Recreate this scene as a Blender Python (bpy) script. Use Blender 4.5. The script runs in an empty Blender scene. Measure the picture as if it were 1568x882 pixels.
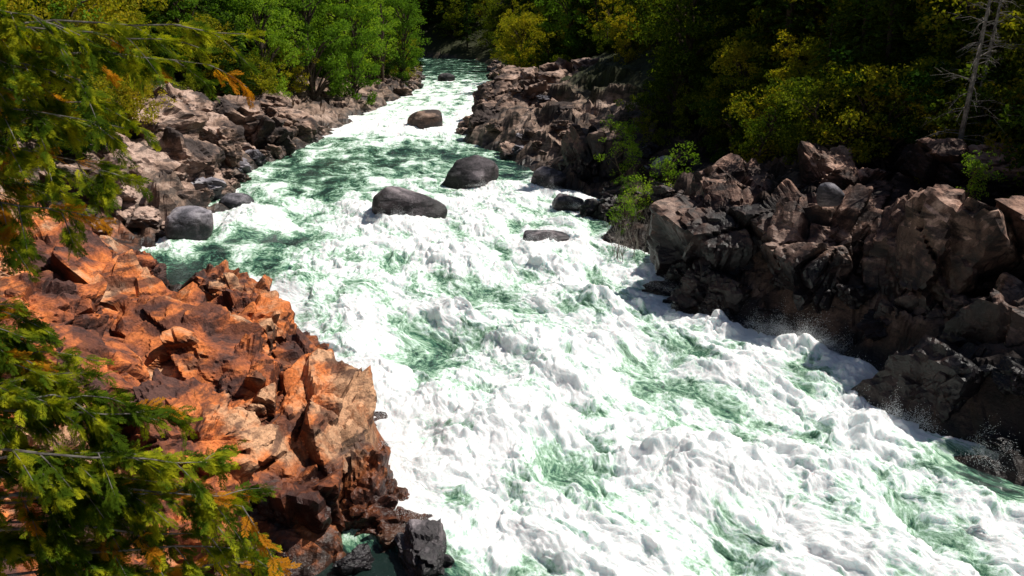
import bpy, math, random
import numpy as np
from mathutils import Vector
rng=np.random.default_rng(11); random.seed(11)
scene=bpy.context.scene
# ---------------------------------------------------------------- noise
def _h(ix,iy,iz,seed):
    h=(ix.astype(np.int64)*374761393+iy.astype(np.int64)*668265263+iz.astype(np.int64)*2147483647+seed*1274126177)&0xffffffff
    h=((h^(h>>13))*1274126177)&0xffffffff
    h=((h^(h>>16))*2246822519)&0xffffffff
    h=h^(h>>15)
    return h
def perlin3(x,y,z,seed=0):
    x0=np.floor(x);y0=np.floor(y);z0=np.floor(z)
    fx=x-x0;fy=y-y0;fz=z-z0
    u=fx*fx*fx*(fx*(fx*6-15)+10);v=fy*fy*fy*(fy*(fy*6-15)+10);w=fz*fz*fz*(fz*(fz*6-15)+10)
    out=0
    for i in (0,1):
        for j in (0,1):
            for k in (0,1):
                h=_h(x0+i,y0+j,z0+k,seed)
                gx=(h&1023)/511.5-1;gy=((h>>10)&1023)/511.5-1;gz=((h>>20)&1023)/511.5-1
                d=gx*(fx-i)+gy*(fy-j)+gz*(fz-k)
                out=out+d*(u if i else 1-u)*(v if j else 1-v)*(w if k else 1-w)
    return out*1.3
def perlin2(x,y,seed=0):
    x0=np.floor(x);y0=np.floor(y);fx=x-x0;fy=y-y0
    u=fx*fx*fx*(fx*(fx*6-15)+10);v=fy*fy*fy*(fy*(fy*6-15)+10)
    out=0;z=np.zeros_like(x0)
    for i in (0,1):
        for j in (0,1):
            h=_h(x0+i,y0+j,z,seed)
            a=(h&0xffff)/65536.0*6.28318
            out=out+(np.cos(a)*(fx-i)+np.sin(a)*(fy-j))*(u if i else 1-u)*(v if j else 1-v)
    return out*1.4
def fbm2(x,y,o=4,seed=0,g=.5):
    a=1;s=0;f=1
    for k in range(o):
        s=s+a*perlin2(x*f+k*17.3,y*f-k*9.1,seed+k);a*=g;f*=2.03
    return s
def facet2(x,y,cell,seed,tilt=.5,off=.5):
    x=x/cell;y=y/cell
    ix=np.floor(x);iy=np.floor(y);z=np.zeros_like(x)
    best=np.full(x.shape,9.);sec=np.full(x.shape,9.);val=np.zeros_like(x)
    for i in (-1,0,1):
        for j in (-1,0,1):
            h=_h(ix+i,iy+j,z,seed);h2=_h(ix+i,iy+j,z+1,seed)
            cx=ix+i+(h&1023)/1023.;cy=iy+j+((h>>10)&1023)/1023.
            dx=x-cx;dy=y-cy;d=dx*dx+dy*dy
            v=off*(((h2&1023)/511.5)-1)+tilt*(dx*(((h2>>10)&1023)/511.5-1)+dy*(((h2>>20)&1023)/511.5-1))*2
            m=d<best
            sec=np.where(m,best,np.minimum(sec,d));val=np.where(m,v,val);best=np.where(m,d,best)
    e=np.sqrt(sec)-np.sqrt(best)
    return val*cell*np.clip(e/.22,0,1),e
def facet3(p,cell,seed,ew=.12):
    q=p/cell;I=np.floor(q)
    n=len(q);best=np.full(n,9.);sec=np.full(n,9.);val=np.zeros(n)
    for i in (-1,0,1):
        for j in (-1,0,1):
            for k in (-1,0,1):
                h=_h(I[:,0]+i,I[:,1]+j,I[:,2]+k,seed)
                cx=I[:,0]+i+(h&1023)/1023.;cy=I[:,1]+j+((h>>10)&1023)/1023.;cz=I[:,2]+k+((h>>20)&1023)/1023.
                dx=q[:,0]-cx;dy=q[:,1]-cy;dz=q[:,2]-cz
                d=dx*dx+dy*dy+dz*dz
                g=_h(I[:,0]+i+91,I[:,1]+j,I[:,2]+k,seed+5)
                v=((g&1023)/511.5-1)*.5+.9*(dx*(((g>>10)&1023)/511.5-1)+dy*(((g>>20)&1023)/511.5-1)+dz*((((g>>5)&1023)/511.5)-1))
                m=d<best
                sec=np.where(m,best,np.minimum(sec,d));val=np.where(m,v,val);best=np.where(m,d,best)
    e=np.sqrt(sec)-np.sqrt(best)
    return val*np.clip(e/ew,0,1),e
def sstep(a,b,x):
    t=np.clip((x-a)/(b-a),0,1);return t*t*(3-2*t)
# ---------------------------------------------------------------- mesh utils
def mk(name,V,polys,mats,pm=None,smooth=False,parent=None,link=True,attrs=None):
    me=bpy.data.meshes.new(name)
    V=np.asarray(V,dtype=np.float32)
    me.vertices.add(len(V));me.vertices.foreach_set('co',V.ravel())
    loops=np.concatenate([np.asarray(p).ravel() for p in polys]).astype(np.int32)
    cnt=np.concatenate([np.full(len(p),p.shape[1]) for p in polys])
    me.loops.add(len(loops));me.loops.foreach_set('vertex_index',loops)
    me.polygons.add(len(cnt))
    me.polygons.foreach_set('loop_start',np.concatenate([[0],np.cumsum(cnt)[:-1]]).astype(np.int32))
    for m in mats: me.materials.append(m)
    if pm is not None: me.polygons.foreach_set('material_index',np.asarray(pm).astype(np.int32))
    me.polygons.foreach_set('use_smooth',np.full(len(cnt),smooth))
    me.update(calc_edges=True)
    if attrs:
        for k,(ty,arr) in attrs.items():
            a=me.attributes.new(k,ty,'POINT')
            a.data.foreach_set('value' if ty=='FLOAT' else 'vector',np.asarray(arr,dtype=np.float32).ravel())
    if not link: return me
    ob=bpy.data.objects.new(name,me);scene.collection.objects.link(ob)
    if parent: ob.parent=parent
    return ob
def grid_faces(r,c):
    i=np.arange(r-1)[:,None]*c+np.arange(c-1)[None,:]
    i=i.ravel()
    return np.stack([i,i+1,i+c+1,i+c],1)
class MB:
    def __init__(s): s.V=[];s.P=[];s.M=[];s.n=0
    def add(s,V,F,m=0):
        s.V.append(np.asarray(V,float));s.P.append(np.asarray(F)+s.n);s.M.append(np.full(len(F),m));s.n+=len(V)
    def tube(s,pts,rad,seg=6,m=0):
        pts=np.asarray(pts,float);n=len(pts);V=[]
        for i in range(n):
            t=pts[min(i+1,n-1)]-pts[max(i-1,0)];t/=np.linalg.norm(t)+1e-9
            a=np.cross(t,[0,0,1]) if abs(t[2])<.9 else np.cross(t,[1,0,0])
            a/=np.linalg.norm(a);b=np.cross(t,a)
            an=np.arange(seg)*2*math.pi/seg
            V.append(pts[i]+rad[i]*(np.cos(an)[:,None]*a+np.sin(an)[:,None]*b))
        V=np.concatenate(V);F=[]
        for i in range(n-1):
            for k in range(seg):
                F.append([i*seg+k,i*seg+(k+1)%seg,(i+1)*seg+(k+1)%seg,(i+1)*seg+k])
        s.add(V,np.array(F),m)
    def leaves(s,P,L,W,m=0,dirs=None,up=.5):
        n=len(P)
        d=rng.normal(size=(n,3)) if dirs is None else dirs+rng.normal(size=(n,3))*.35
        d/=np.linalg.norm(d,axis=1)[:,None]
        nn=rng.normal(size=(n,3));nn[:,2]+=up*2
        sd=np.cross(d,nn);sd/=np.linalg.norm(sd,axis=1)[:,None]+1e-9
        L=(L*rng.uniform(.6,1.3,n))[:,None];W=(W*rng.uniform(.6,1.3,n))[:,None]
        V=np.stack([P-d*L*.5,P+sd*W*.5,P+d*L*.5,P-sd*W*.5],1).reshape(-1,3)
        s.add(V,np.arange(4*n).reshape(n,4),m)
    def build(s,name,mats,**k):
        return mk(name,np.concatenate(s.V),s.P,mats,pm=np.concatenate(s.M),**k)
# ---------------------------------------------------------------- materials
def newmat(name):
    m=bpy.data.materials.new(name);m.use_nodes=True;nt=m.node_tree;nt.nodes.clear()
    return m,nt,nt.nodes,nt.links
def N(nt,t,**k):
    n=nt.nodes.new(t)
    for a,b in k.items(): setattr(n,a,b)
    return n
def ramp(nt,stops,interp='LINEAR'):
    r=nt.nodes.new('ShaderNodeValToRGB');cr=r.color_ramp;cr.interpolation=interp
    while len(cr.elements)<len(stops): cr.elements.new(.5)
    for e,(p,c) in zip(cr.elements,stops):
        e.position=p;e.color=(*c,1) if len(c)==3 else c
    return r
def noise_n(nt,vec,scale,detail=6,rough=.6,dist=0):
    n=nt.nodes.new('ShaderNodeTexNoise');n.inputs['Scale'].default_value=scale;n.inputs['Detail'].default_value=detail
    n.inputs['Roughness'].default_value=rough;n.inputs['Distortion'].default_value=dist
    nt.links.new(vec,n.inputs['Vector']);return n
def mth(nt,op,a,b=None,c=None):
    n=nt.nodes.new('ShaderNodeMath');n.operation=op
    for i,v in enumerate((a,b,c)):
        if v is None: continue
        if isinstance(v,(int,float)): n.inputs[i].default_value=v
        else: nt.links.new(v,n.inputs[i])
    return n.outputs[0]
def mixc(nt,f,a,b,mode='MIX'):
    n=nt.nodes.new('ShaderNodeMix');n.data_type='RGBA';n.blend_type=mode
    for i,v in ((0,f),(6,a),(7,b)):
        if isinstance(v,(int,float)): n.inputs[i].default_value=v
        elif isinstance(v,tuple): n.inputs[i].default_value=(*v,1)
        else: nt.links.new(v,n.inputs[i])
    return n.outputs[2]
RED=[(.10,.045,.035),(.34,.10,.04),(.66,.19,.048),(.58,.32,.18)]
def rock_mat(name,cols,dark,wet_shade_col=(.02,.014,.012),wet_shade0=.1,wet_shade1=.9,terrain=False,side=.42):
    m,nt,nd,lk=newmat(name)
    geo=N(nt,'ShaderNodeNewGeometry');pos=geo.outputs['Position']
    n1=noise_n(nt,pos,.38,2,.6,.6);n2=noise_n(nt,pos,2.3,5,.68,.2);n3=noise_n(nt,pos,14,3,.7)
    mp=N(nt,'ShaderNodeMapping');mp.inputs['Rotation'].default_value=(.5,.35,.6);mp.inputs['Scale'].default_value=(.6,.6,2.6)
    lk.new(pos,mp.inputs['Vector']);st=noise_n(nt,mp.outputs[0],1.1,5,.62,0)
    f=mth(nt,'ADD',mth(nt,'MULTIPLY',n1.outputs[0],.75),mth(nt,'MULTIPLY',n2.outputs[0],.25))
    P=(.40,.46,.52,.59)
    r=ramp(nt,list(zip(P,cols)));lk.new(f,r.inputs[0]);c=r.outputs[0]
    if terrain:
        r2=ramp(nt,list(zip(P,RED)));lk.new(f,r2.inputs[0])
        a=N(nt,'ShaderNodeAttribute',attribute_name='red');c=mixc(nt,a.outputs['Fac'],c,r2.outputs[0])
    sm=ramp(nt,[(.42,(0,0,0)),(.49,(1,1,1))]);lk.new(st.outputs[0],sm.inputs[0])
    c=mixc(nt,mth(nt,'MULTIPLY',mth(nt,'SUBTRACT',1,sm.outputs[0]),.78),c,dark)
    g=ramp(nt,[(.3,(.62,.62,.62)),(.62,(1.15,1.15,1.15))]);lk.new(n3.outputs[0],g.inputs[0])
    c=mixc(nt,1.,c,g.outputs[0],'MULTIPLY')
    # oxidised upper faces lighter, sides darker; also paints in the right cliff's shade
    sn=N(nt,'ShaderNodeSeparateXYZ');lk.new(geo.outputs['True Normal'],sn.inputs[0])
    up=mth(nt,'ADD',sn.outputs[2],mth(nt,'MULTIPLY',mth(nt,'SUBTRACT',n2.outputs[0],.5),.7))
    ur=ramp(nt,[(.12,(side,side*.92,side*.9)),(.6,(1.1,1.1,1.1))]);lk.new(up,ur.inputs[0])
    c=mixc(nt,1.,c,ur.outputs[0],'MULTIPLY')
    vo=N(nt,'ShaderNodeTexVoronoi',feature='DISTANCE_TO_EDGE');vo.inputs['Scale'].default_value=.6
    wn=mixc(nt,.5,pos,n2.outputs['Color'],'ADD');mp2=N(nt,'ShaderNodeMapping');mp2.inputs['Rotation'].default_value=(.4,.3,.2);mp2.inputs['Scale'].default_value=(1,1.5,3.6)
    lk.new(wn,mp2.inputs['Vector']);lk.new(mp2.outputs[0],vo.inputs['Vector'])
    cr=ramp(nt,[(0,(.12,.12,.12)),(.02,(1,1,1))]);lk.new(vo.outputs[0],cr.inputs[0])
    c=mixc(nt,.6,c,cr.outputs[0],'MULTIPLY')
    sep=N(nt,'ShaderNodeSeparateXYZ');lk.new(pos,sep.inputs[0])
    h=mth(nt,'ADD',sep.outputs[2],mth(nt,'MULTIPLY',mth(nt,'SUBTRACT',n2.outputs[0],.5),1.5))
    h=mth(nt,'ADD',h,mth(nt,'MULTIPLY',mth(nt,'SUBTRACT',n1.outputs[0],.5),1.5))
    mr=N(nt,'ShaderNodeMapRange');mr.inputs['From Min'].default_value=wet_shade0;mr.inputs['From Max'].default_value=wet_shade1;lk.new(h,mr.inputs['Value'])
    wet_shade_f=mth(nt,'SUBTRACT',1,mr.outputs[0])
    c=mixc(nt,mth(nt,'MULTIPLY',wet_shade_f,.9),c,wet_shade_col)
    if terrain:
        at=N(nt,'ShaderNodeAttribute',attribute_name='soil')
        sr=ramp(nt,[(.3,(.014,.014,.006)),(.6,(.04,.045,.012))]);lk.new(n2.outputs[0],sr.inputs[0])
        c=mixc(nt,at.outputs['Fac'],c,sr.outputs[0])
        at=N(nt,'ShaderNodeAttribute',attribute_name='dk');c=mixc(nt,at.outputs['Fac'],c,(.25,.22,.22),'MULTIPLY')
    b=N(nt,'ShaderNodeBsdfPrincipled');lk.new(c,b.inputs['Base Color'])
    lk.new(mth(nt,'SUBTRACT',.85,mth(nt,'MULTIPLY',wet_shade_f,.5)),b.inputs['Roughness'])
    b.inputs['Specular IOR Level'].default_value=.3
    hh=mth(nt,'ADD',mth(nt,'MULTIPLY',n2.outputs[0],.45),mth(nt,'MULTIPLY',n3.outputs[0],.16))
    hh=mth(nt,'ADD',hh,mth(nt,'MULTIPLY',st.outputs[0],.35))
    bp=N(nt,'ShaderNodeBump');bp.inputs['Strength'].default_value=.75;bp.inputs['Distance'].default_value=.2
    lk.new(hh,bp.inputs['Height']);lk.new(bp.outputs[0],b.inputs['Normal'])
    o=N(nt,'ShaderNodeOutputMaterial');lk.new(b.outputs[0],o.inputs[0]);return m
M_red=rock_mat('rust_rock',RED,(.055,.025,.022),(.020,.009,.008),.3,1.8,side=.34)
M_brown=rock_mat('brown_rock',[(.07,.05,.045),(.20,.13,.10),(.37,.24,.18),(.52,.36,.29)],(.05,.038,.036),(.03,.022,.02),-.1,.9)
M_dark=rock_mat('dark_rock',[(.04,.024,.021),(.12,.07,.054),(.32,.18,.13),(.54,.35,.27)],(.02,.015,.015),(.007,.006,.008),1.9,4.5,side=.22)  # high wet band and dark sides paint the cliff's shade into its colour
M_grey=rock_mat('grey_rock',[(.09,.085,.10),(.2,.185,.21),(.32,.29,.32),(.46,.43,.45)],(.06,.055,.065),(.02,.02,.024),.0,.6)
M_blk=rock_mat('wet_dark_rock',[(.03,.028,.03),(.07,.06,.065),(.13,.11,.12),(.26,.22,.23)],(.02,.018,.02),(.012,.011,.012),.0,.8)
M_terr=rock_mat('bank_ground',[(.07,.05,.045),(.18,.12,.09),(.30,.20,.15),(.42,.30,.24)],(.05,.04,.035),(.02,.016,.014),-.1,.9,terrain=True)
def leaf_mat(name,cols,tr=.35,varo=.5,scale=.9):
    m,nt,nd,lk=newmat(name)
    geo=N(nt,'ShaderNodeNewGeometry');oi=N(nt,'ShaderNodeObjectInfo')
    n=noise_n(nt,geo.outputs['Position'],scale,1,.6)
    n9=noise_n(nt,geo.outputs['Position'],9,0,.6)
    f=mth(nt,'ADD',mth(nt,'MULTIPLY',oi.outputs['Random'],varo),mth(nt,'MULTIPLY',n.outputs[0],1-varo))
    f=mth(nt,'ADD',f,mth(nt,'MULTIPLY',mth(nt,'SUBTRACT',n9.outputs[0],.5),.7))
    k=len(cols);r=ramp(nt,[(.15+.7*i/(k-1),c) for i,c in enumerate(cols)]);lk.new(f,r.inputs[0])
    d=N(nt,'ShaderNodeBsdfDiffuse');t=N(nt,'ShaderNodeBsdfTranslucent');mx=N(nt,'ShaderNodeMixShader')
    lk.new(r.outputs[0],d.inputs[0]);lk.new(mixc(nt,1.,r.outputs[0],(1.35,1.4,.4),'MULTIPLY'),t.inputs[0])
    mx.inputs[0].default_value=tr;lk.new(d.outputs[0],mx.inputs[1]);lk.new(t.outputs[0],mx.inputs[2])
    o=N(nt,'ShaderNodeOutputMaterial');lk.new(mx.outputs[0],o.inputs[0]);return m
L_dec=leaf_mat('alder_leaves',[(.05,.10,.013),(.13,.24,.028),(.30,.40,.04)],.42)
L_dark=leaf_mat('conifer_needles',[(.012,.032,.007),(.034,.072,.011),(.11,.15,.017)],.3)
L_olive=leaf_mat('oak_leaves',[(.022,.046,.007),(.09,.125,.013),(.25,.25,.02),(.44,.32,.025)],.4)
L_ced=leaf_mat('cedar_foliage',[(.015,.038,.006),(.08,.13,.010),(.48,.46,.02)],.4,.1,2.5)
L_orange=leaf_mat('dry_foliage',[(.42,.16,.015),(.6,.28,.02)],.4,.1,2.)
def bark(name,a,b):
    m,nt,nd,lk=newmat(name);geo=N(nt,'ShaderNodeNewGeometry');n=noise_n(nt,geo.outputs['Position'],8,3,.7)
    r=ramp(nt,[(.35,a),(.65,b)]);lk.new(n.outputs[0],r.inputs[0]);p=N(nt,'ShaderNodeBsdfDiffuse')
    lk.new(r.outputs[0],p.inputs[0]);o=N(nt,'ShaderNodeOutputMaterial');lk.new(p.outputs[0],o.inputs[0]);return m
B_brown=bark('bark',(.04,.03,.02),(.12,.09,.07));B_grey=bark('dead_wood',(.10,.085,.075),(.28,.25,.22))
# ---------------------------------------------------------------- river outline
Lsh=[(20,-45),(4,-12),(-3,0),(-4.4,8),(-4.7,12.2),(-3.6,13.2),(-2.0,14.0),(-2.1,15),(-3.1,17.4),(-5,21),(-7.4,24.5),(-9.2,28.3),(-11,29.8),(-12.2,28.2),(-14.5,29.3),(-17,32.8),(-17,36),(-15.8,40),(-16.5,47),(-18,53),(-16.8,60),(-16,70),(-15.9,81.5),(-14.2,97),(-13,115),(-14.7,134),(-16.7,153),(-22,168),(-36,178),(-80,185)]
Rsh=[(-80,205),(-30,200),(-8,185),(-4.1,165),(-4.1,153),(-3.2,138),(-2.2,118),(-1.5,100),(-2.3,86),(-4.3,73.5),(-3.6,65),(.3,58.5),(1.9,51),(3.3,47),(5.1,45.2),(4.8,39.2),(4.8,35.5),(6.5,34),(6.2,30.8),(6.0,27.3),(7.1,26),(8.9,24.5),(10.4,22.9),(11,21.4),(10.7,20.2),(10.2,18),(10.9,17),(12.2,15.3),(16,12),(24,2),(55,-45)]
POLY=np.array(Lsh+Rsh,float)
def sdist(x,y):
    x=np.asarray(x,float);y=np.asarray(y,float)
    best=np.full(x.shape,1e9);ins=np.zeros(x.shape,bool);n=len(POLY)
    for i in range(n):
        ax,ay=POLY[i];bx,by=POLY[(i+1)%n]
        ex=bx-ax;ey=by-ay;t=np.clip(((x-ax)*ex+(y-ay)*ey)/(ex*ex+ey*ey),0,1)
        best=np.minimum(best,(x-ax-t*ex)**2+(y-ay-t*ey)**2)
        if ay!=by: ins^=((ay>y)!=(by>y))&(x<(bx-ax)*(y-ay)/(by-ay)+ax)
    d=np.sqrt(best);return np.where(ins,-d,d)
cy_=[-45,0,14,21,30,45,60,80,110,150,170,190,400];cx_=[35,12,5,3,0,-4,-7,-9,-8,-10,-14,-14,-14]
def centre(y): return np.interp(y,cy_,cx_)
def terr_base(x,y):
    d=sdist(x,y);left=x<centre(y)
    dd=np.maximum(d,0)
    ls=np.interp(y,[10,30,36,60,100],[.42,.42,.58,.5,.3])
    hl=ls*np.minimum(dd,9)+.42*np.maximum(dd-9,0)
    rh=np.interp(y,[10,35,40,55,60,90,110],[4.0,4.0,2.2,2.2,3.4,3.4,1.8])
    hr=rh*(1-np.exp(-dd/2.8))+.38*np.maximum(dd-6,0)
    h=np.where(left,hl,hr)
    far=np.maximum(y-188,0)*.5
    h=np.where(y>186,np.maximum(h,0)+far*.6,h)
    h=60*(1-np.exp(-h/60.))
    return np.where(d>0,h,-.55*np.minimum(-d,3.5)),d
def terr(x,y):
    h,d=terr_base(x,y);left=x<centre(y)
    h=h-np.where(left,.55,0)*sstep(.5,3,d)*(1-sstep(8,12,d))*(1-sstep(32,38,y))
    wx=x+.25*fbm2(x*.5,y*.5,3,31);wy=y+.25*fbm2(x*.5,y*.5,3,41)
    a=wx*.8+wy*.6;b=(-wx*.6+wy*.8)*.7
    m=sstep(-1.5,.8,d)*(1-sstep(9,16,d))*(1-sstep(105,150,y))
    f1,_=facet2(a,b,2.8,3,.32,.14);f2,e2=facet2(a,b,1.1,7,.32,.16);f3,e3=facet2(a,b,.4,9,.28,.12)
    r=f1*.9+f2*.9+f3*.7-.10*np.exp(-(e2/.05)**2)
    return h+m*r+(1-m*.6)*.5*fbm2(x*.15,y*.15,4,5)*sstep(2,12,d),d
ys=np.concatenate([np.arange(-45,3,1.5),np.exp(np.arange(math.log(3.5),math.log(420),.0065))])
core=np.linspace(-1,1,640)
Xg=np.empty((len(ys),640));Yg=np.empty_like(Xg)
for i,y in enumerate(ys):
    hw=max(26,.75*abs(y)+10)
    Xg[i]=-1+np.sign(core)*np.where(np.abs(core)<.9,np.abs(core)/.9*hw,hw+(np.abs(core)-.9)/.1*(330-hw));Yg[i]=y
Z,D=terr(Xg,Yg)
soil=sstep(6,9.5,D+2*fbm2(Xg*.3,Yg*.3,3,77));soil=np.maximum(soil,sstep(150,185,Yg)*(D>0))
lf=Xg<centre(Yg)
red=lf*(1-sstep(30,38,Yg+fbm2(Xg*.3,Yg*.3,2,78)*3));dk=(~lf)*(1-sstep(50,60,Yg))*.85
V=np.stack([Xg,Yg,Z],-1).reshape(-1,3)
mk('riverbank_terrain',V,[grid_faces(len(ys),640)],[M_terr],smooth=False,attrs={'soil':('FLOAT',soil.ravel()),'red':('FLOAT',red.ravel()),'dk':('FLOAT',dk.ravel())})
# ---------------------------------------------------------------- rocks
import bmesh
_ico={}
def ico(s):
    if s not in _ico:
        bm=bmesh.new();bmesh.ops.create_icosphere(bm,subdivisions=s,radius=1)
        bm.verts.ensure_lookup_table()
        _ico[s]=(np.array([v.co[:] for v in bm.verts]),np.array([[v.index for v in f.verts] for f in bm.faces]));bm.free()
    return _ico[s]
def rock(c,r,seed,sub=5,rot=0,round_=0.,tiltv=(.15,.1),rough=1.):
    rg=np.random.default_rng(seed);P,F=ico(sub);P=P/np.linalg.norm(P,axis=1)[:,None]
    ns=[];hs=[]
    base=np.array([[1,0,0],[-1,0,0],[0,1,0],[0,-1,0],[0,0,1],[0,0,-1]],float)
    for b in base:
        v=b+rg.normal(size=3)*.2;ns.append(v/np.linalg.norm(v));hs.append(rg.uniform(.60,.88))
    for _ in range(10):
        v=rg.normal(size=3);ns.append(v/np.linalg.norm(v));hs.append(rg.uniform(.74,1.0))
    ns=np.array(ns);hs=np.array(hs)
    dn=P@ns.T;rad=np.where(dn>.02,hs/np.maximum(dn,.02),9.)
    k=60. if round_<=0 else 9.
    R=-np.log(np.exp(-k*np.minimum(rad,3)).sum(1))/k
    if round_>0: R=R*(1-round_)+round_*.9
    Q=P*R[:,None]
    o=rg.uniform(0,50,3)
    if round_<=0:
        A=rg.normal(size=(3,3));A,_=np.linalg.qr(A)
        QQ=Q@A
        v1,e1=facet3((QQ+o)*np.array([1,1.2,1.9]),.75,seed,.09);v2,e2=facet3((QQ+o)*np.array([1,1.2,1.9]),.27,seed+3,.2)
        dsp=v1*.24+v2*.055-.07*np.exp(-(e1/.04)**2)-.018*np.exp(-(e2/.06)**2)
    else:
        v1,e1=facet3(Q+o,.8,seed);dsp=v1*.05
    dsp=dsp*rough
    for kk,(fq,am) in enumerate(((1.6,.06),(5,.014),(12,.008))):
        dsp=dsp+am*perlin3(Q[:,0]*fq+o[0],Q[:,1]*fq+o[1],Q[:,2]*fq+o[2],seed+kk)
    Q=Q+P*dsp[:,None]
    Q=Q*np.array(r)
    tx,ty=tiltv
    cx,sx=math.cos(tx),math.sin(tx);Q=Q@np.array([[1,0,0],[0,cx,-sx],[0,sx,cx]]).T
    cx,sx=math.cos(ty),math.sin(ty);Q=Q@np.array([[cx,0,sx],[0,1,0],[-sx,0,cx]]).T
    cx,sx=math.cos(rot),math.sin(rot);Q=Q@np.array([[cx,-sx,0],[sx,cx,0],[0,0,1]]).T
    return Q+np.array(c),F
def outcrop(name,items,mat,seed):
    mb=MB()
    for i,it in enumerate(items):
        c,r,rot=it[:3];tl=it[3] if len(it)>3 else (.15,.1)
        v,f=rock(c,r,seed+i*13,6 if max(r)>1.4 and c[1]<31 else 5,rot,tiltv=tl);mb.add(v,f)
    return mb.build(name,[mat])
def boulder(name,c,r,seed,mat,rot=0,rd=.0):
    mb=MB();v,f=rock(c,r,seed,5,rot,rd);mb.add(v,f);return mb.build(name,[mat],smooth=rd>0)
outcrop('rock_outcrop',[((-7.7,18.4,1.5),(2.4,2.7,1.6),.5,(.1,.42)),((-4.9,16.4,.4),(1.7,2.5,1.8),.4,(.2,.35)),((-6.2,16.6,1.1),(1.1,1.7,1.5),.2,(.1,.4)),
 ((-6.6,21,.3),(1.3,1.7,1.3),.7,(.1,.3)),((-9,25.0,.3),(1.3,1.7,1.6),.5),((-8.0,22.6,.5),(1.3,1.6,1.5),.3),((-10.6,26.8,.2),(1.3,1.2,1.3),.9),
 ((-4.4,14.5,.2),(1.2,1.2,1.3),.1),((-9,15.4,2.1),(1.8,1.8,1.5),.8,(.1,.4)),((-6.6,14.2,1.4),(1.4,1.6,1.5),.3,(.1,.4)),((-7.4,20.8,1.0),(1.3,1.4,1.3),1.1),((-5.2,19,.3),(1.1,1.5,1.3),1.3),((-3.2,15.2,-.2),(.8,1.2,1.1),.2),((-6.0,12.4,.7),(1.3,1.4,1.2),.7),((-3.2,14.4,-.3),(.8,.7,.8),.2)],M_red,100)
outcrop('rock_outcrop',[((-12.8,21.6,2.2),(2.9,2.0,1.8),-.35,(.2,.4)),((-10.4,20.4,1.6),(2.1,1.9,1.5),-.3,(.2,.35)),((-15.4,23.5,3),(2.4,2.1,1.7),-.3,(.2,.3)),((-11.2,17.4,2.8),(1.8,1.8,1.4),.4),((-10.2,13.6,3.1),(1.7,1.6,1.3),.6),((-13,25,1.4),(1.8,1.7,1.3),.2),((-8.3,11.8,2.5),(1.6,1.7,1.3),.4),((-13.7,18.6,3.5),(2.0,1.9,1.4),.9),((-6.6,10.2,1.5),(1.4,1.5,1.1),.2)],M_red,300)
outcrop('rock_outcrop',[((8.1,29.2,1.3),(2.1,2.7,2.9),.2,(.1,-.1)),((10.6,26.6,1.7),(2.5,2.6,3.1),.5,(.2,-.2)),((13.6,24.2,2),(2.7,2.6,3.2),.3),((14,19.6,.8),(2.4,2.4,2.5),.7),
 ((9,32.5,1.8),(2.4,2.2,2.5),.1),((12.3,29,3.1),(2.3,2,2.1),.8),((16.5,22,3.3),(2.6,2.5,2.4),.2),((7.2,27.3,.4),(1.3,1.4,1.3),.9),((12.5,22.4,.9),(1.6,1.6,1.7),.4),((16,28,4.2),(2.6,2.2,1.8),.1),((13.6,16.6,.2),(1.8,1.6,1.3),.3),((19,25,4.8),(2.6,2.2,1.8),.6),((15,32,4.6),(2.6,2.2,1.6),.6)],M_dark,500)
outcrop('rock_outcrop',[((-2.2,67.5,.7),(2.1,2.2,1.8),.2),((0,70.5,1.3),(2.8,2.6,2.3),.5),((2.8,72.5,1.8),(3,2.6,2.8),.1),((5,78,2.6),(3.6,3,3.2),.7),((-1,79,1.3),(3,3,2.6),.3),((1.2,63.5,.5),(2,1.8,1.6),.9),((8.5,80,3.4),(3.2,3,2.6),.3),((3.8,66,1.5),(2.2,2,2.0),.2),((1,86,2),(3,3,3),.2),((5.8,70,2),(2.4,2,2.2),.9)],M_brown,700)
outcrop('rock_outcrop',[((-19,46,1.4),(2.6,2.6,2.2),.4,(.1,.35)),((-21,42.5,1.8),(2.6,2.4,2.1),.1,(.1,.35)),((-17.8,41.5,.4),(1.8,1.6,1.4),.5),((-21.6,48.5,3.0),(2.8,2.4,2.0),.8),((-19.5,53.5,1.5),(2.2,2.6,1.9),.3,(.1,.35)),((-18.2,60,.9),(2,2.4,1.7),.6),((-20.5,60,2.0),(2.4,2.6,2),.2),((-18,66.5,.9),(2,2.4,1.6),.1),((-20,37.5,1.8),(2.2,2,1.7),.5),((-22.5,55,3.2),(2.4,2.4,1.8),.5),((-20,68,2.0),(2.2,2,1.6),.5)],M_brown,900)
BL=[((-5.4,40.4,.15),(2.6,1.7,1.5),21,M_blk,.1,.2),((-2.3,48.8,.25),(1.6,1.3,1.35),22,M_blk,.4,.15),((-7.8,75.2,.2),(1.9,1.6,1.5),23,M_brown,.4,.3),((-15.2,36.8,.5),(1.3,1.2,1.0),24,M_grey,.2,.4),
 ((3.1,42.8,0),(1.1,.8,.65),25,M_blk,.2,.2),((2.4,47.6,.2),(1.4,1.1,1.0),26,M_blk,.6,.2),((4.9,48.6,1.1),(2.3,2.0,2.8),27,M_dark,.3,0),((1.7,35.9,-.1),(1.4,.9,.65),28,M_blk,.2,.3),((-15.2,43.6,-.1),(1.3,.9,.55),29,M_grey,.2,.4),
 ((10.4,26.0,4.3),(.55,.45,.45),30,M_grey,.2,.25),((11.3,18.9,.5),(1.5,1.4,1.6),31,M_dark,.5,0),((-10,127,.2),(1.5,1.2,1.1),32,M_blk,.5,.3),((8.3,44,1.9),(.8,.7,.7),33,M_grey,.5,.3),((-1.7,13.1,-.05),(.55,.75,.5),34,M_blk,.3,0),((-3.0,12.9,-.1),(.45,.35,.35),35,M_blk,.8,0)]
for a in BL: boulder('boulder',*a)
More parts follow.
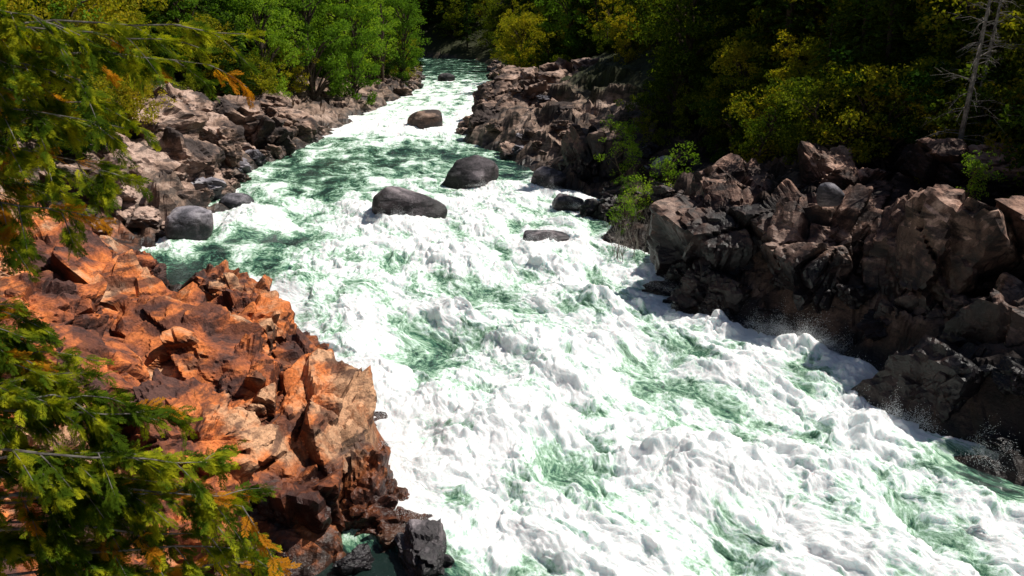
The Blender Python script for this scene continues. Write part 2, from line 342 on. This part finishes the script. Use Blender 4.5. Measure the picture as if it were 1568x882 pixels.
mb=MB();mats=[M_brown,M_dark,M_red,M_grey]
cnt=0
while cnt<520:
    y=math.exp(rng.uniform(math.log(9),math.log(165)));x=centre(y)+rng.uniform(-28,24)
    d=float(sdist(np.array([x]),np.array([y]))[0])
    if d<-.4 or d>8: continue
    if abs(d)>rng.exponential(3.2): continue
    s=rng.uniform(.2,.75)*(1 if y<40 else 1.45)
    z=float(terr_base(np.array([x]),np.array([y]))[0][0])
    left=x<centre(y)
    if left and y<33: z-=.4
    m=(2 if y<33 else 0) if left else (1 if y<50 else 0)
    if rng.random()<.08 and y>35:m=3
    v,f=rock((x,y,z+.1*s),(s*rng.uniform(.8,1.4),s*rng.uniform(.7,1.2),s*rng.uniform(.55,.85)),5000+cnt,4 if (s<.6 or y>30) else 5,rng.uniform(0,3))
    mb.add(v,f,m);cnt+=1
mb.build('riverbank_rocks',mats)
# ---------------------------------------------------------------- water
yw=np.concatenate([np.arange(-40,10,.8),np.exp(np.arange(math.log(10),math.log(200),.0026))]);nc=780
Xw=np.empty((len(yw),nc));Yw=np.empty_like(Xw);cc=np.linspace(0,1,nc)
for i,y in enumerate(yw):
    lo=np.interp(y,[-40,9,14,24,30,60,110,150,165,200],[-6,-6,-6,-10,-18.5,-19.5,-17,-20,-60,-85])
    hi=np.interp(y,[-40,9,14,24,40,60,80,150,200],[60,26,14,12,9,4,1,0,0])
    Xw[i]=lo+cc*(hi-lo);Yw[i]=y
Dw=sdist(Xw,Yw)
fs=Yw;fn=Xw-centre(Yw)
wn=fn+.5*fbm2(fn*.35,fs*.3,3,201);wsv=fs+.7*fbm2(fn*.3,fs*.3,3,211)
w2=wn+.30*fbm2(fn*1.6,fs*1.4,3,202);s2=wsv+.30*fbm2(fn*1.6+9,fs*1.4,3,212)
big=fbm2(wn*.34,wsv*.22,2,221)
bil=1-2*np.abs(perlin2(wn*.75,wsv*.5,231))
puf1=2*np.abs(perlin2(w2*1.5+3,s2*1.1,241));puf2=2*np.abs(perlin2(w2*3.2,s2*2.6,251));puf3=2*np.abs(perlin2(w2*7.5,s2*6.5,261))
fine=fbm2(w2*3.0,s2*2.8,5,265,.68)
bias=np.interp(Yw,[0,12,40,46,56,66,72,80,95,118,128,150],[.75,.74,.68,.52,.38,.42,.74,.72,.60,.55,.34,.05])
lift=np.zeros_like(Xw)
def blob(x,y,rx,ry,a,sk=0,up=0):
    global bias,lift
    dx=Xw-x-sk*(Yw-y);g=np.exp(-(dx/rx)**2-((Yw-y)/ry)**2);bias=bias+a*g;lift=lift+up*g
blob(-13.2,31,4,3.2,-.75);blob(-13,36,2.5,2,-.35);blob(-3.2,23.5,1.5,2.0,-.34,0,-.25);blob(-.6,29,2.2,1.5,-.28,0,-.25);blob(4.8,22,1.1,3,-.36,-.35,-.3)
blob(1.6,27,1.2,1.2,-.22,0,-.2);blob(-10,36.5,2.8,1.6,-.3);blob(-13.3,52.5,3,6,-.2);blob(-8.8,55.7,4,4,-.08);blob(-5.8,60,4,3.5,-.25);blob(.8,54.5,3,3,-.42);blob(-11,47,4,4,-.15)
blob(5.6,18,.9,.8,-.2,0,-.15);blob(5.8,14.5,1.3,.9,-.22,0,-.15);blob(11.4,16,1.8,1.6,-.5);blob(4,39,1.6,3,-.25);blob(0,20.5,1.2,1.2,-.12);blob(-11,75,4,4,.25);blob(-5,44,5,2,.25);blob(4,45,3,2,.2);blob(-14,41,2,1.5,.2);blob(-3,17.8,.8,1.4,.3);blob(2.5,16,1.6,1.5,-.1);blob(-6,30,2,2,-.2)  # strong dark blob by the lower right bank paints a shadow into the water
blob(-4,12.0,2.5,1.5,-1.8);blob(3,19,3,4,.06);blob(5,30,3,4,.08)
# standing waves and breaking crests (upstream face of the ledges, foot of the right cliff)
blob(7.0,25.2,1.1,.8,.3,0,.45);blob(8.9,23.4,1.0,.7,.35,0,.5);blob(10.0,21.4,.8,.9,.3,0,.35);blob(8.6,18.6,1.2,.9,.2,0,.35);blob(2.6,23.8,2.0,.8,.15,0,.4);blob(.8,18.2,1.6,.7,.15,0,.35);blob(3.4,27.4,1.8,.8,.15,0,.35);blob(-1.6,26.3,1.4,.8,.15,0,.3);blob(-5.6,26.2,1.0,1.2,.15,0,.25);blob(4.2,16.6,1.3,.7,.12,0,.35);blob(1.4,32,2.4,.9,.15,0,.3);blob(-3.5,33.5,2.2,.9,.15,0,.3);blob(7.4,16,1,.7,.15,0,.3)
for bx,by,r in ((-5.4,40.2,2),(-2.3,48.8,1.6),(-7.8,75.2,1.8),(3.1,42.8,1),(2.4,47.6,1.3),(1.7,35.9,1.2),(-10,127,1.6)):
    blob(bx,by-r*.9,r*1.1,r*.9,.25);blob(bx,by,r*1.3,r*1.2,.15)
calm=sstep(.1,.6,bias)
amp=np.interp(Yw,[0,30,45,60,75,90,150],[1.05,1.0,.75,.5,.65,.45,.15])*(.15+.85*calm)
edge=.35+.65*sstep(0,1.5,-Dw)
foam=bias+.42*fbm2(wn*.7,wsv*.35,5,291,.6)+.14*big+.12*(puf1-.5)+.05*bil
foam=foam+.18*(1-sstep(0,.9,np.abs(Dw)))*sstep(.25,.6,bias)
fo=sstep(.3,.75,foam)
Zw=amp*edge*(.50*big+.10*bil+.11*puf1*(.5+.5*fo)+.04*puf2*(.25+.75*fo)+(.014*puf3+.065*fine)*(.1+.9*fo))+lift*(.8+.5*puf1)*sstep(-.3,.6,-Dw)-.1
Xw2=Xw+amp*.14*perlin2(wn*1.5,wsv*1.5,271);Yw2=Yw+amp*.15*perlin2(wn*1.4,wsv*1.4,281)-.35*np.maximum(lift,0)
m,nt,nd,lk=newmat('river_water')
at=N(nt,'ShaderNodeAttribute',attribute_name='foam');fl=N(nt,'ShaderNodeAttribute',attribute_name='flow')
mp=N(nt,'ShaderNodeMapping');mp.inputs['Scale'].default_value=(1,.7,1);lk.new(fl.outputs['Vector'],mp.inputs['Vector'])
na=noise_n(nt,mp.outputs[0],2.0,3,.66,.4);nb=noise_n(nt,mp.outputs[0],8,5,.76,.2)
f=mth(nt,'ADD',at.outputs['Fac'],mth(nt,'MULTIPLY',mth(nt,'SUBTRACT',na.outputs[0],.5),.9))
f=mth(nt,'ADD',f,mth(nt,'MULTIPLY',mth(nt,'SUBTRACT',nb.outputs[0],.5),1.5))
r=ramp(nt,[(.0,(.012,.026,.022)),(.16,(.045,.13,.09)),(.32,(.15,.30,.185)),(.47,(.35,.53,.38)),(.60,(.65,.81,.72)),(.78,(.96,.97,.97))]);lk.new(f,r.inputs[0])
b=N(nt,'ShaderNodeBsdfPrincipled');lk.new(r.outputs[0],b.inputs['Base Color'])
rr=ramp(nt,[(.3,(.12,)*3),(.6,(.9,)*3)]);lk.new(f,rr.inputs[0]);lk.new(rr.outputs[0],b.inputs['Roughness'])
sp=ramp(nt,[(.3,(.5,)*3),(.65,(.04,)*3)]);lk.new(f,sp.inputs[0]);lk.new(sp.outputs[0],b.inputs['Specular IOR Level'])
ss=ramp(nt,[(.35,(0,0,0)),(.7,(.75,)*3)]);lk.new(f,ss.inputs[0]);lk.new(ss.outputs[0],b.inputs['Subsurface Weight'])
b.inputs['Subsurface Radius'].default_value=(.8,1.,1.);b.inputs['Subsurface Scale'].default_value=.14
bp=N(nt,'ShaderNodeBump');bp.inputs['Strength'].default_value=.55;bp.inputs['Distance'].default_value=.09
lk.new(mth(nt,'ADD',mth(nt,'MULTIPLY',na.outputs[0],.3),mth(nt,'MULTIPLY',nb.outputs[0],1.3)),bp.inputs['Height']);lk.new(bp.outputs[0],b.inputs['Normal'])
o=N(nt,'ShaderNodeOutputMaterial');lk.new(b.outputs[0],o.inputs[0])
V=np.stack([Xw2,Yw2,Zw],-1).reshape(-1,3)
mk('river',V,[grid_faces(len(yw),nc)],[m],smooth=True,attrs={'foam':('FLOAT',foam.ravel()),'flow':('FLOAT_VECTOR',np.stack([wn,wsv,0*wn],-1).reshape(-1,3))})
# airborne spray: drops thrown off wave crests and off the rocks
n=150000
yy=rng.uniform(12,60,n);xx=centre(yy)+rng.uniform(-14,10,n)
def look(xx,yy):
    gi=np.clip(np.searchsorted(yw,yy),0,len(yw)-1);lo=Xw[gi,0];hi=Xw[gi,-1]
    return gi,np.clip(((xx-lo)/(hi-lo)*nc).astype(int),0,nc-1),(xx>lo)&(xx<hi)
gi,gj,inn=look(xx,yy)
ok=(bil[gi,gj]*.5+puf1[gi,gj]+lift[gi,gj]>.95)&(bias[gi,gj]>.56)&(Dw[gi,gj]<0)&inn
PX=[xx[ok]];PY=[yy[ok]];PZ=[Zw[gi,gj][ok]+rng.exponential(.06,ok.sum())+.01]
sites=[(-3.2,17.6),(-2.2,15.4),(-4.6,20.2),(-6.9,23.9),(7.1,26.1),(8.6,24.9),(10.2,23.1),(10.6,20.4),(10.0,18.1),(11.3,16.8),(6.0,28.5),(6.1,31),(-5.4,38.9),(-5.9,39.2),(-2.3,47.8),(1.5,35.1),(3.1,42.1),(-8.8,27.3),(2,46.7),(9.4,24),(7.8,25.5),(9.3,23.8),(8.2,24.6)]
for sx,sy in sites:
    for q in range(5):
        k=700;cx,cy=sx+rng.normal()*.5,sy+rng.normal()*.5;hh=rng.uniform(.15,.45)
        ax=rng.normal(size=k)*.2;ay=rng.normal(size=k)*.2;z=np.abs(rng.normal(size=k))*hh*np.exp(-(ax**2+ay**2)/.08)
        PX.append(cx+ax);PY.append(cy+ay);PZ.append(z+.15)
xx=np.concatenate(PX);yy=np.concatenate(PY);zz=np.concatenate(PZ)
sz=rng.uniform(.003,.009,len(xx))
T=np.array([[0,0,1],[1,0,-.5],[-.5,.87,-.5],[-.5,-.87,-.5]]);FT=np.array([[0,1,2],[0,2,3],[0,3,1],[1,3,2]])
V=(T[None]*sz[:,None,None]+np.stack([xx,yy,zz],1)[:,None,:]).reshape(-1,3)
F=(FT[None]+np.arange(len(xx))[:,None,None]*4).reshape(-1,3)
mf,nt,nd,lk=newmat('spray_white');d=N(nt,'ShaderNodeBsdfDiffuse');d.inputs[0].default_value=(.88,.9,.9,1);o=N(nt,'ShaderNodeOutputMaterial');lk.new(d.outputs[0],o.inputs[0])
mk('water_spray',V,[F],[mf])
# ---------------------------------------------------------------- trees
def broadleaf(name,h,w,nl,ls,lm,seed,link=False,trunk=True,lobes=16,low=.15):
    rg=np.random.default_rng(seed);mb=MB();p=[];n=8
    for i in range(n):
        t=i/(n-1);p.append((.3*math.sin(t*3+seed),.3*math.cos(t*2.3+seed)-.3,t*h*.85))
    mb.tube(p,[.035*h*.5*(1-t/(n))+.02 for t in range(n)],7,0)
    for i in range(lobes):
        z=h*rg.uniform(low,1);rr=w*math.sqrt(max(.08,1-abs((z/h-.5)/.62)**2.2))*rg.uniform(.35,.95)
        a=rg.uniform(0,6.283);c=np.array([rr*math.cos(a),rr*math.sin(a),z])
        s=np.array(p[min(n-1,int(max(0,z-.2*h)/h*n))]);mid=(s+c)/2+np.array([0,0,.05*h])
        mb.tube([s,mid,c],[.012*h,.008*h,.003*h],5,0)
        rd=w*rg.uniform(.22,.42)
        k=int(nl/lobes)
        for q in range(4):
            cc=c+rg.normal(size=3)*rd*.6;kk=k//4
            v=rg.normal(size=(kk,3));v/=np.linalg.norm(v,axis=1)[:,None]
            P=cc+v*(rd*.62*rg.uniform(.3,1,kk)**.5)[:,None]*np.array([1,1,.7])
            mb.leaves(P,ls,ls*.6,1,up=.4)
    return mb.build(name,[B_brown,lm],link=link)
def conifer(name,h,w,nb,ls,lm,seed,link=False):
    rg=np.random.default_rng(seed);mb=MB()
    mb.tube([(0,0,0),(.05,0,h*.5),(0,0,h)],[.016*h,.010*h,.01],7,0)
    for i in range(nb):
        t=(i+rg.random())/nb;z=h*(.12+.87*t);L=w*(1-t)**.8*rg.uniform(.55,1.15)+.15
        a=i*2.399+rg.uniform(-.4,.4);dr=np.array([math.cos(a),math.sin(a),0])
        pts=[np.array([0,0,z])+dr*L*s+np.array([0,0,.12*L*s-.38*L*s*s]) for s in (0,.35,.7,1)]
        mb.tube(pts,[.012+.006*L,.01,.007,.003],4,0)
        k=int(22*L/w*3)+8
        s=rg.uniform(.12,1,k);P=np.array([0,0,z])+dr*(L*s)[:,None];P[:,2]+=.12*L*s-.38*L*s*s-rg.uniform(0,.16,k)*(.5+L*.3)
        side=np.array([-dr[1],dr[0],0]);P+=side*(rg.normal(size=k)*.22*L*(1.1-s)+rg.normal(size=k)*.05)[:,None]
        mb.leaves(P,ls,ls*.38,1,dirs=dr+side*rg.choice([-1,1],k)[:,None]*.8+np.array([0,0,-.3]),up=1.)
    return mb.build(name,[B_brown,lm],link=link)
P_dec=[broadleaf('alder_mesh',10,3.0,8000,.25,L_dec,i,lobes=30,low=.08) for i in range(3)]
P_oak=[broadleaf('oak_mesh',8,3.2,7000,.24,L_olive,10+i,lobes=26,low=.1) for i in range(3)]
P_con=[conifer('fir_mesh',15,3.2,90,.42,L_dark,20+i) for i in range(3)]
P_sh=[broadleaf('shrub_mesh',2.2,1.5,3200,.12,L_olive,30+i,lobes=14,low=.1) for i in range(2)]
P_shg=[broadleaf('green_shrub_mesh',2.4,1.2,1500,.10,L_dec,40+i,lobes=14,low=.1) for i in range(2)]
P_shd=[broadleaf('dark_shrub_mesh',3.2,2,3600,.18,L_dark,50+i,lobes=14,low=.05) for i in range(2)]
def put(name,me,x,y,s=1,sz=None,z=None,parent=None):
    if z is None: z=float(terr_base(np.array([x]),np.array([y]))[0][0])-.15
    o=bpy.data.objects.new(name,me);scene.collection.objects.link(o);o.location=(x,y,z)
    o.rotation_euler=(rng.normal()*.04,rng.normal()*.04,rng.uniform(0,6.28));o.scale=(s,s,s if sz is None else sz)
    if parent:o.parent=parent
    return o
for x,y,s in ((-17,88,1.0),(-20,84,1.15),(-23,90,1.3),(-18.5,97,1.25),(-21,103,1.35),(-16.5,106,1.15),(-25,98,1.5),(-27,86,1.3),(-16,117,1.1),(-22,76,.9),(-29,78,1.3),(-17.5,128,1.1),(-20,140,1.2)):
    put('alder_tree',P_dec[int(rng.integers(3))],x,y,s)
put('young_fir_tree',P_con[0],1.5,132,.65)
for x,y,s,z in ((11.7,32,1.1,4.6),(13.4,31,1.2,4.6),(10.6,33.5,.9,4.3),(12.5,33.5,1.2,4.6),(14.8,31,1.0,4.8),(16.2,22.3,.8,4.0)): put('olive_shrub',P_sh[int(rng.integers(2))],x,y,s,z=z)
for x,y,s,z in ((5.2,36.6,.75,.0),(6.2,37.5,.9,.4),(5.6,39.5,.8,.5),(6.0,44,.9,1.4),(6.6,48,1.1,1.6),(14,23.6,.6,4.6),(8.3,40,1.0,1.2)): put('willow_shrub',P_shg[int(rng.integers(2))],x,y,s,z=z)
forest=bpy.data.objects.new('forest',None);scene.collection.objects.link(forest)
N_=8000
y=np.exp(rng.uniform(math.log(18),math.log(200),N_));x=rng.uniform(-1,1,N_)*(.8*y+12)
y=np.concatenate([y,rng.uniform(198,285,700)]);x=np.concatenate([x,rng.uniform(-70,50,700)])
hb,dd=terr_base(x,y);left=x<centre(y)
k=0
for i in range(len(y)):
    d=dd[i]
    mn=(5.5 if y[i]>36 else 9) if left[i] else (7.5 if y[i]<45 else 5.5)
    if 55<y[i]<95 and not left[i]: mn=12.5
    if 36<y[i]<60 and left[i]: mn=5.0
    if y[i]>105: mn=2.2
    if y[i]>183: mn=.5
    if d<mn: continue
    if (d>34 and y[i]<180): continue
    if rng.random()>(.42 if d<20 else .3) and y[i]<198: continue
    near=d<mn+4
    q=rng.random()
    if near and y[i]<180:
        if q<.5: me=P_sh[i%2];s=rng.uniform(.8,1.6)
        elif q<.7: me=P_shd[i%2];s=rng.uniform(.6,1.2)
        elif q<.9: me=P_oak[i%3];s=rng.uniform(.35,.7)
        else: me=P_con[i%3];s=rng.uniform(.3,.55)
        if y[i]>105:s*=1.5
    else:
        if left[i] and 60<y[i]<130:
            me=P_dec[i%3] if q<.4 else (P_con[i%3] if q<.75 else P_oak[i%3]);s=rng.uniform(.8,1.3)
        elif y[i]>150:
            me=P_con[i%3] if q<.75 else P_oak[i%3];s=rng.uniform(.9,1.4)
        else:
            me=P_con[i%3] if q<.5 else (P_oak[i%3] if q<.82 else (P_dec[i%3] if q<.89 else P_shd[i%2]));s=rng.uniform(.7,1.25)
    if y[i]<45 and s>.9 and me in P_con: s*=.7
    put('tree',me,x[i],y[i],s,z=hb[i]-.2,parent=forest);k+=1
print('forest',k)
def dead(name,x,y,z,h,seed):
    rg=np.random.default_rng(seed);mb=MB();mb.tube([(0,0,0),(.1,0,h*.4),(.25,.1,h*.75),(.3,.1,h)],[.10,.08,.05,.02],8,0)
    for i in range(60):
        t=rg.uniform(.2,1);a=rg.uniform(0,6.28);L=(1.5*(1.1-t)+.3)*rg.uniform(.5,1.2);s=np.array([.3*t,.1*t,h*t]);d=np.array([math.cos(a),math.sin(a),rg.uniform(-.4,.3)])
        m_=s+d*L*.5+np.array([0,0,.05]);e=s+d*L+np.array([0,0,-.15*L]);mb.tube([s,m_,e],[.018,.010,.004],5,0)
        for q in range(4):
            s2=s+d*L*rg.uniform(.3,.95);mb.tube([s2,s2+(rg.normal(size=3)*.25+d*.3)*L*.5],[.007,.003],4,0)
    o=mb.build(name,[B_grey]);o.location=(x,y,z)
dead('dead_tree',15.2,27.5,4.3,8,3);dead('dead_tree',16.4,29.0,4.6,7,4)
mb=MB()
for i in range(60):
    b_=np.array([rng.uniform(4.4,7),rng.uniform(32.6,35.6),-.1]);a=rng.normal(size=3)*.2;a[2]=1;L=rng.uniform(.7,1.8)
    mb.tube([b_,b_+a*L*.5,b_+a*L+rng.normal(size=3)*.1],[.016,.010,.004],4,0)
    for q in range(5):
        s=b_+a*L*rng.uniform(.3,1);mb.tube([s,s+(a*.5+rng.normal(size=3)*.5)*.4],[.007,.003],4,0)
mb.build('bare_willow_twigs',[B_grey])
# ---------------------------------------------------------------- foreground cedars
def spray_template(seed):
    rg=np.random.default_rng(seed);S=[]
    def strip(p,d,L,w): S.append((p,d,L,w))
    ax=lambda t:np.array([t,.04*math.sin(t*5+seed),-.12*t*t])
    for i in range(5): 
        a=ax(i/5);b=ax((i+1)/5);strip(a,(b-a),1.15,.03)
    for i in range(1,10):
        t=i/10
        for sg in (-1,1):
            L=(.36*(1-t)**.7+.10)*rg.uniform(.7,1.2);an=rg.uniform(.5,.8)
            d=np.array([math.cos(an),sg*math.sin(an),rg.uniform(-.25,.1)]);p=ax(t)
            strip(p,d,L,.035)
            for q in range(1,4):
                for s2 in (-1,1):
                    l2=L*.5*(1.15-q/4)*rg.uniform(.7,1.2);an2=an*sg+s2*rg.uniform(.4,.7)
                    strip(p+d*L*q/4,np.array([math.cos(an2),math.sin(an2),rg.uniform(-.3,.15)]),l2,.032)
    V=[]
    for p,d,L,w in S:
        d=d*L;sd=np.cross(d,[0,0,1]);sd/=np.linalg.norm(sd)+1e-9;sd=sd*w*.5
        V+= [p,p+d*.45+sd,p+d,p+d*.45-sd]
    return np.array(V)
TPL=[spray_template(i) for i in range(5)]
def cedar(name,trunk,trad,tips,seed,nsp=24,sl=(.13,.26),dead=.05):
    rg=np.random.default_rng(seed);mb=MB();mb.tube(trunk,trad,8,0);tr=np.array(trunk)
    for tip in tips:
        tip=np.array(tip,float)
        zz=tip[2]+rg.uniform(-.2,.5);i=np.interp(zz,tr[:,2],np.arange(len(tr)));a=tr[int(i)];bq=tr[min(int(i)+1,len(tr)-1)];s=a+(bq-a)*(i-int(i))
        mid=(s+tip)/2+np.array([rg.normal()*.15,rg.normal()*.15,.22])
        T=np.linspace(0,1,12)[:,None];pts=(1-T)**2*s+2*T*(1-T)*mid+T*T*tip;pts+=rg.normal(size=pts.shape)*.018
        mb.tube(pts,list(np.linspace(.020,.005,12)),5,0)
        subs=[(pts,1.)];bd=dead*rg.uniform(0,2.5)
        for q in range(10):
            i0=int(rg.integers(4,12));p0=pts[i0];d=(pts[i0]-pts[i0-1]);d/=np.linalg.norm(d);sd=np.cross(d,[0,0,1]);d2=d*.7+sd*rg.choice([-1,1])*rg.uniform(.3,.9)+np.array([0,0,rg.uniform(-.6,.15)])
            L=rg.uniform(.25,.65);pp=np.array([p0+d2*L*t+np.array([0,0,-.2*t*t*L]) for t in np.linspace(0,1,6)])
            mb.tube(pp,list(np.linspace(.007,.003,6)),4,0);subs.append((pp,.6))
        for pp,w in subs:
            dd_=rg.random()<bd*1.6
            for q in range(int(nsp*w)):
                t=rg.uniform(.35 if w==1 else .1,1)*(len(pp)-1);i0=min(int(t),len(pp)-2);p0=pp[i0]+(pp[i0+1]-pp[i0])*(t-i0)
                d=pp[i0+1]-pp[i0];d/=np.linalg.norm(d);d=d+rg.normal(size=3)*.4+np.array([0,0,-.2]);d/=np.linalg.norm(d)
                nn=np.array([0,0,1.])+rg.normal(size=3)*.6;sd=np.cross(nn,d);sd/=np.linalg.norm(sd);nn=np.cross(d,sd)
                Rm=np.stack([d,sd,nn]);L=rg.uniform(*sl);V=TPL[int(rg.integers(5))]*L@Rm+p0
                mb.add(V,np.arange(len(V)).reshape(-1,4),2 if (dd_ and rg.random()<.8) else 1)
    return mb.build(name,[B_grey,L_ced,L_orange])
cedar('cedar_tree',[(-7.2,8.2,3.3),(-7.1,8.2,7),(-6.9,8.3,10),(-6.8,8.3,13)],[.2,.16,.12,.06],
 [(-4.6,8.4,9.9),(-4.3,8.2,9.35),(-3.9,8.1,8.9),(-4.1,8,8.5),(-4.5,7.9,8.1),(-5,8,8.7),(-4.9,8.2,9.5),(-5.1,7.8,7.9),(-4.4,8.9,9.0),(-4.8,8.6,8.4),(-5,8.8,9.8),(-3.2,8.8,9.5),(-2.8,9,9.75),(-5.2,9,8.1),(-5.4,8.3,9.1),(-5.3,8,8.3),(-3.6,8.6,9.7),(-4.3,8.8,9.6),(-4.7,8.6,9.1)],1,nsp=26)
cedar('cedar_sapling',[(-5.7,6.5,2),(-5.6,6.5,5),(-5.5,6.6,7),(-5.4,6.6,8.3)],[.1,.08,.05,.02],
 [(-4.9,7.4,7.2),(-4.7,7.3,6.8),(-4.3,7.2,6.2),(-3.5,7.1,6.15),(-3.1,7.0,5.75),(-2.7,6.9,5.3),(-2.5,6.8,4.9),(-3.0,6.8,5.0),(-4,6.9,5.6),(-4.6,6.8,5.1),(-3.7,6.9,5.9),(-4.8,7,5.9),(-4.2,6.7,4.9),(-4.0,7.1,6.4),(-4.7,7.1,6.4),(-5,7.3,6.7),(-2.9,6.9,5.4),(-3.5,6.7,4.6),(-2.3,6.9,4.6),(-3.4,7,5.5),(-4.2,6.9,5.3),(-3.9,6.8,5.2),(-4.9,7.3,7.0),(-4.5,7.2,6.6)],2,nsp=30)
# ---------------------------------------------------------------- light, world, camera
S=Vector((.64,.27,.98)).normalized()
w=bpy.data.worlds.new('World');scene.world=w;w.use_nodes=True;nt=w.node_tree
sk=nt.nodes.new('ShaderNodeTexSky');sk.sky_type='NISHITA';sk.sun_disc=False
sk.sun_elevation=math.asin(S.z);sk.sun_rotation=math.atan2(S.x,S.y)
bg=nt.nodes['Background'];bg.inputs[1].default_value=.05;nt.links.new(sk.outputs[0],bg.inputs[0])
l=bpy.data.lights.new('sun','SUN');l.energy=5;l.angle=math.radians(.5);l.color=(1,.96,.88)
lo_=bpy.data.objects.new('sun',l);scene.collection.objects.link(lo_);lo_.rotation_euler=S.to_track_quat('Z','Y').to_euler()
c=bpy.data.cameras.new('camera');c.sensor_width=36;c.lens=36*1231/1568;c.clip_end=2000
co=bpy.data.objects.new('camera',c);scene.collection.objects.link(co);co.location=(0,0,10);co.rotation_euler=(math.radians(90-19),0,0)
scene.camera=co
scene.view_settings.view_transform='Standard';scene.view_settings.look='None';scene.view_settings.exposure=0
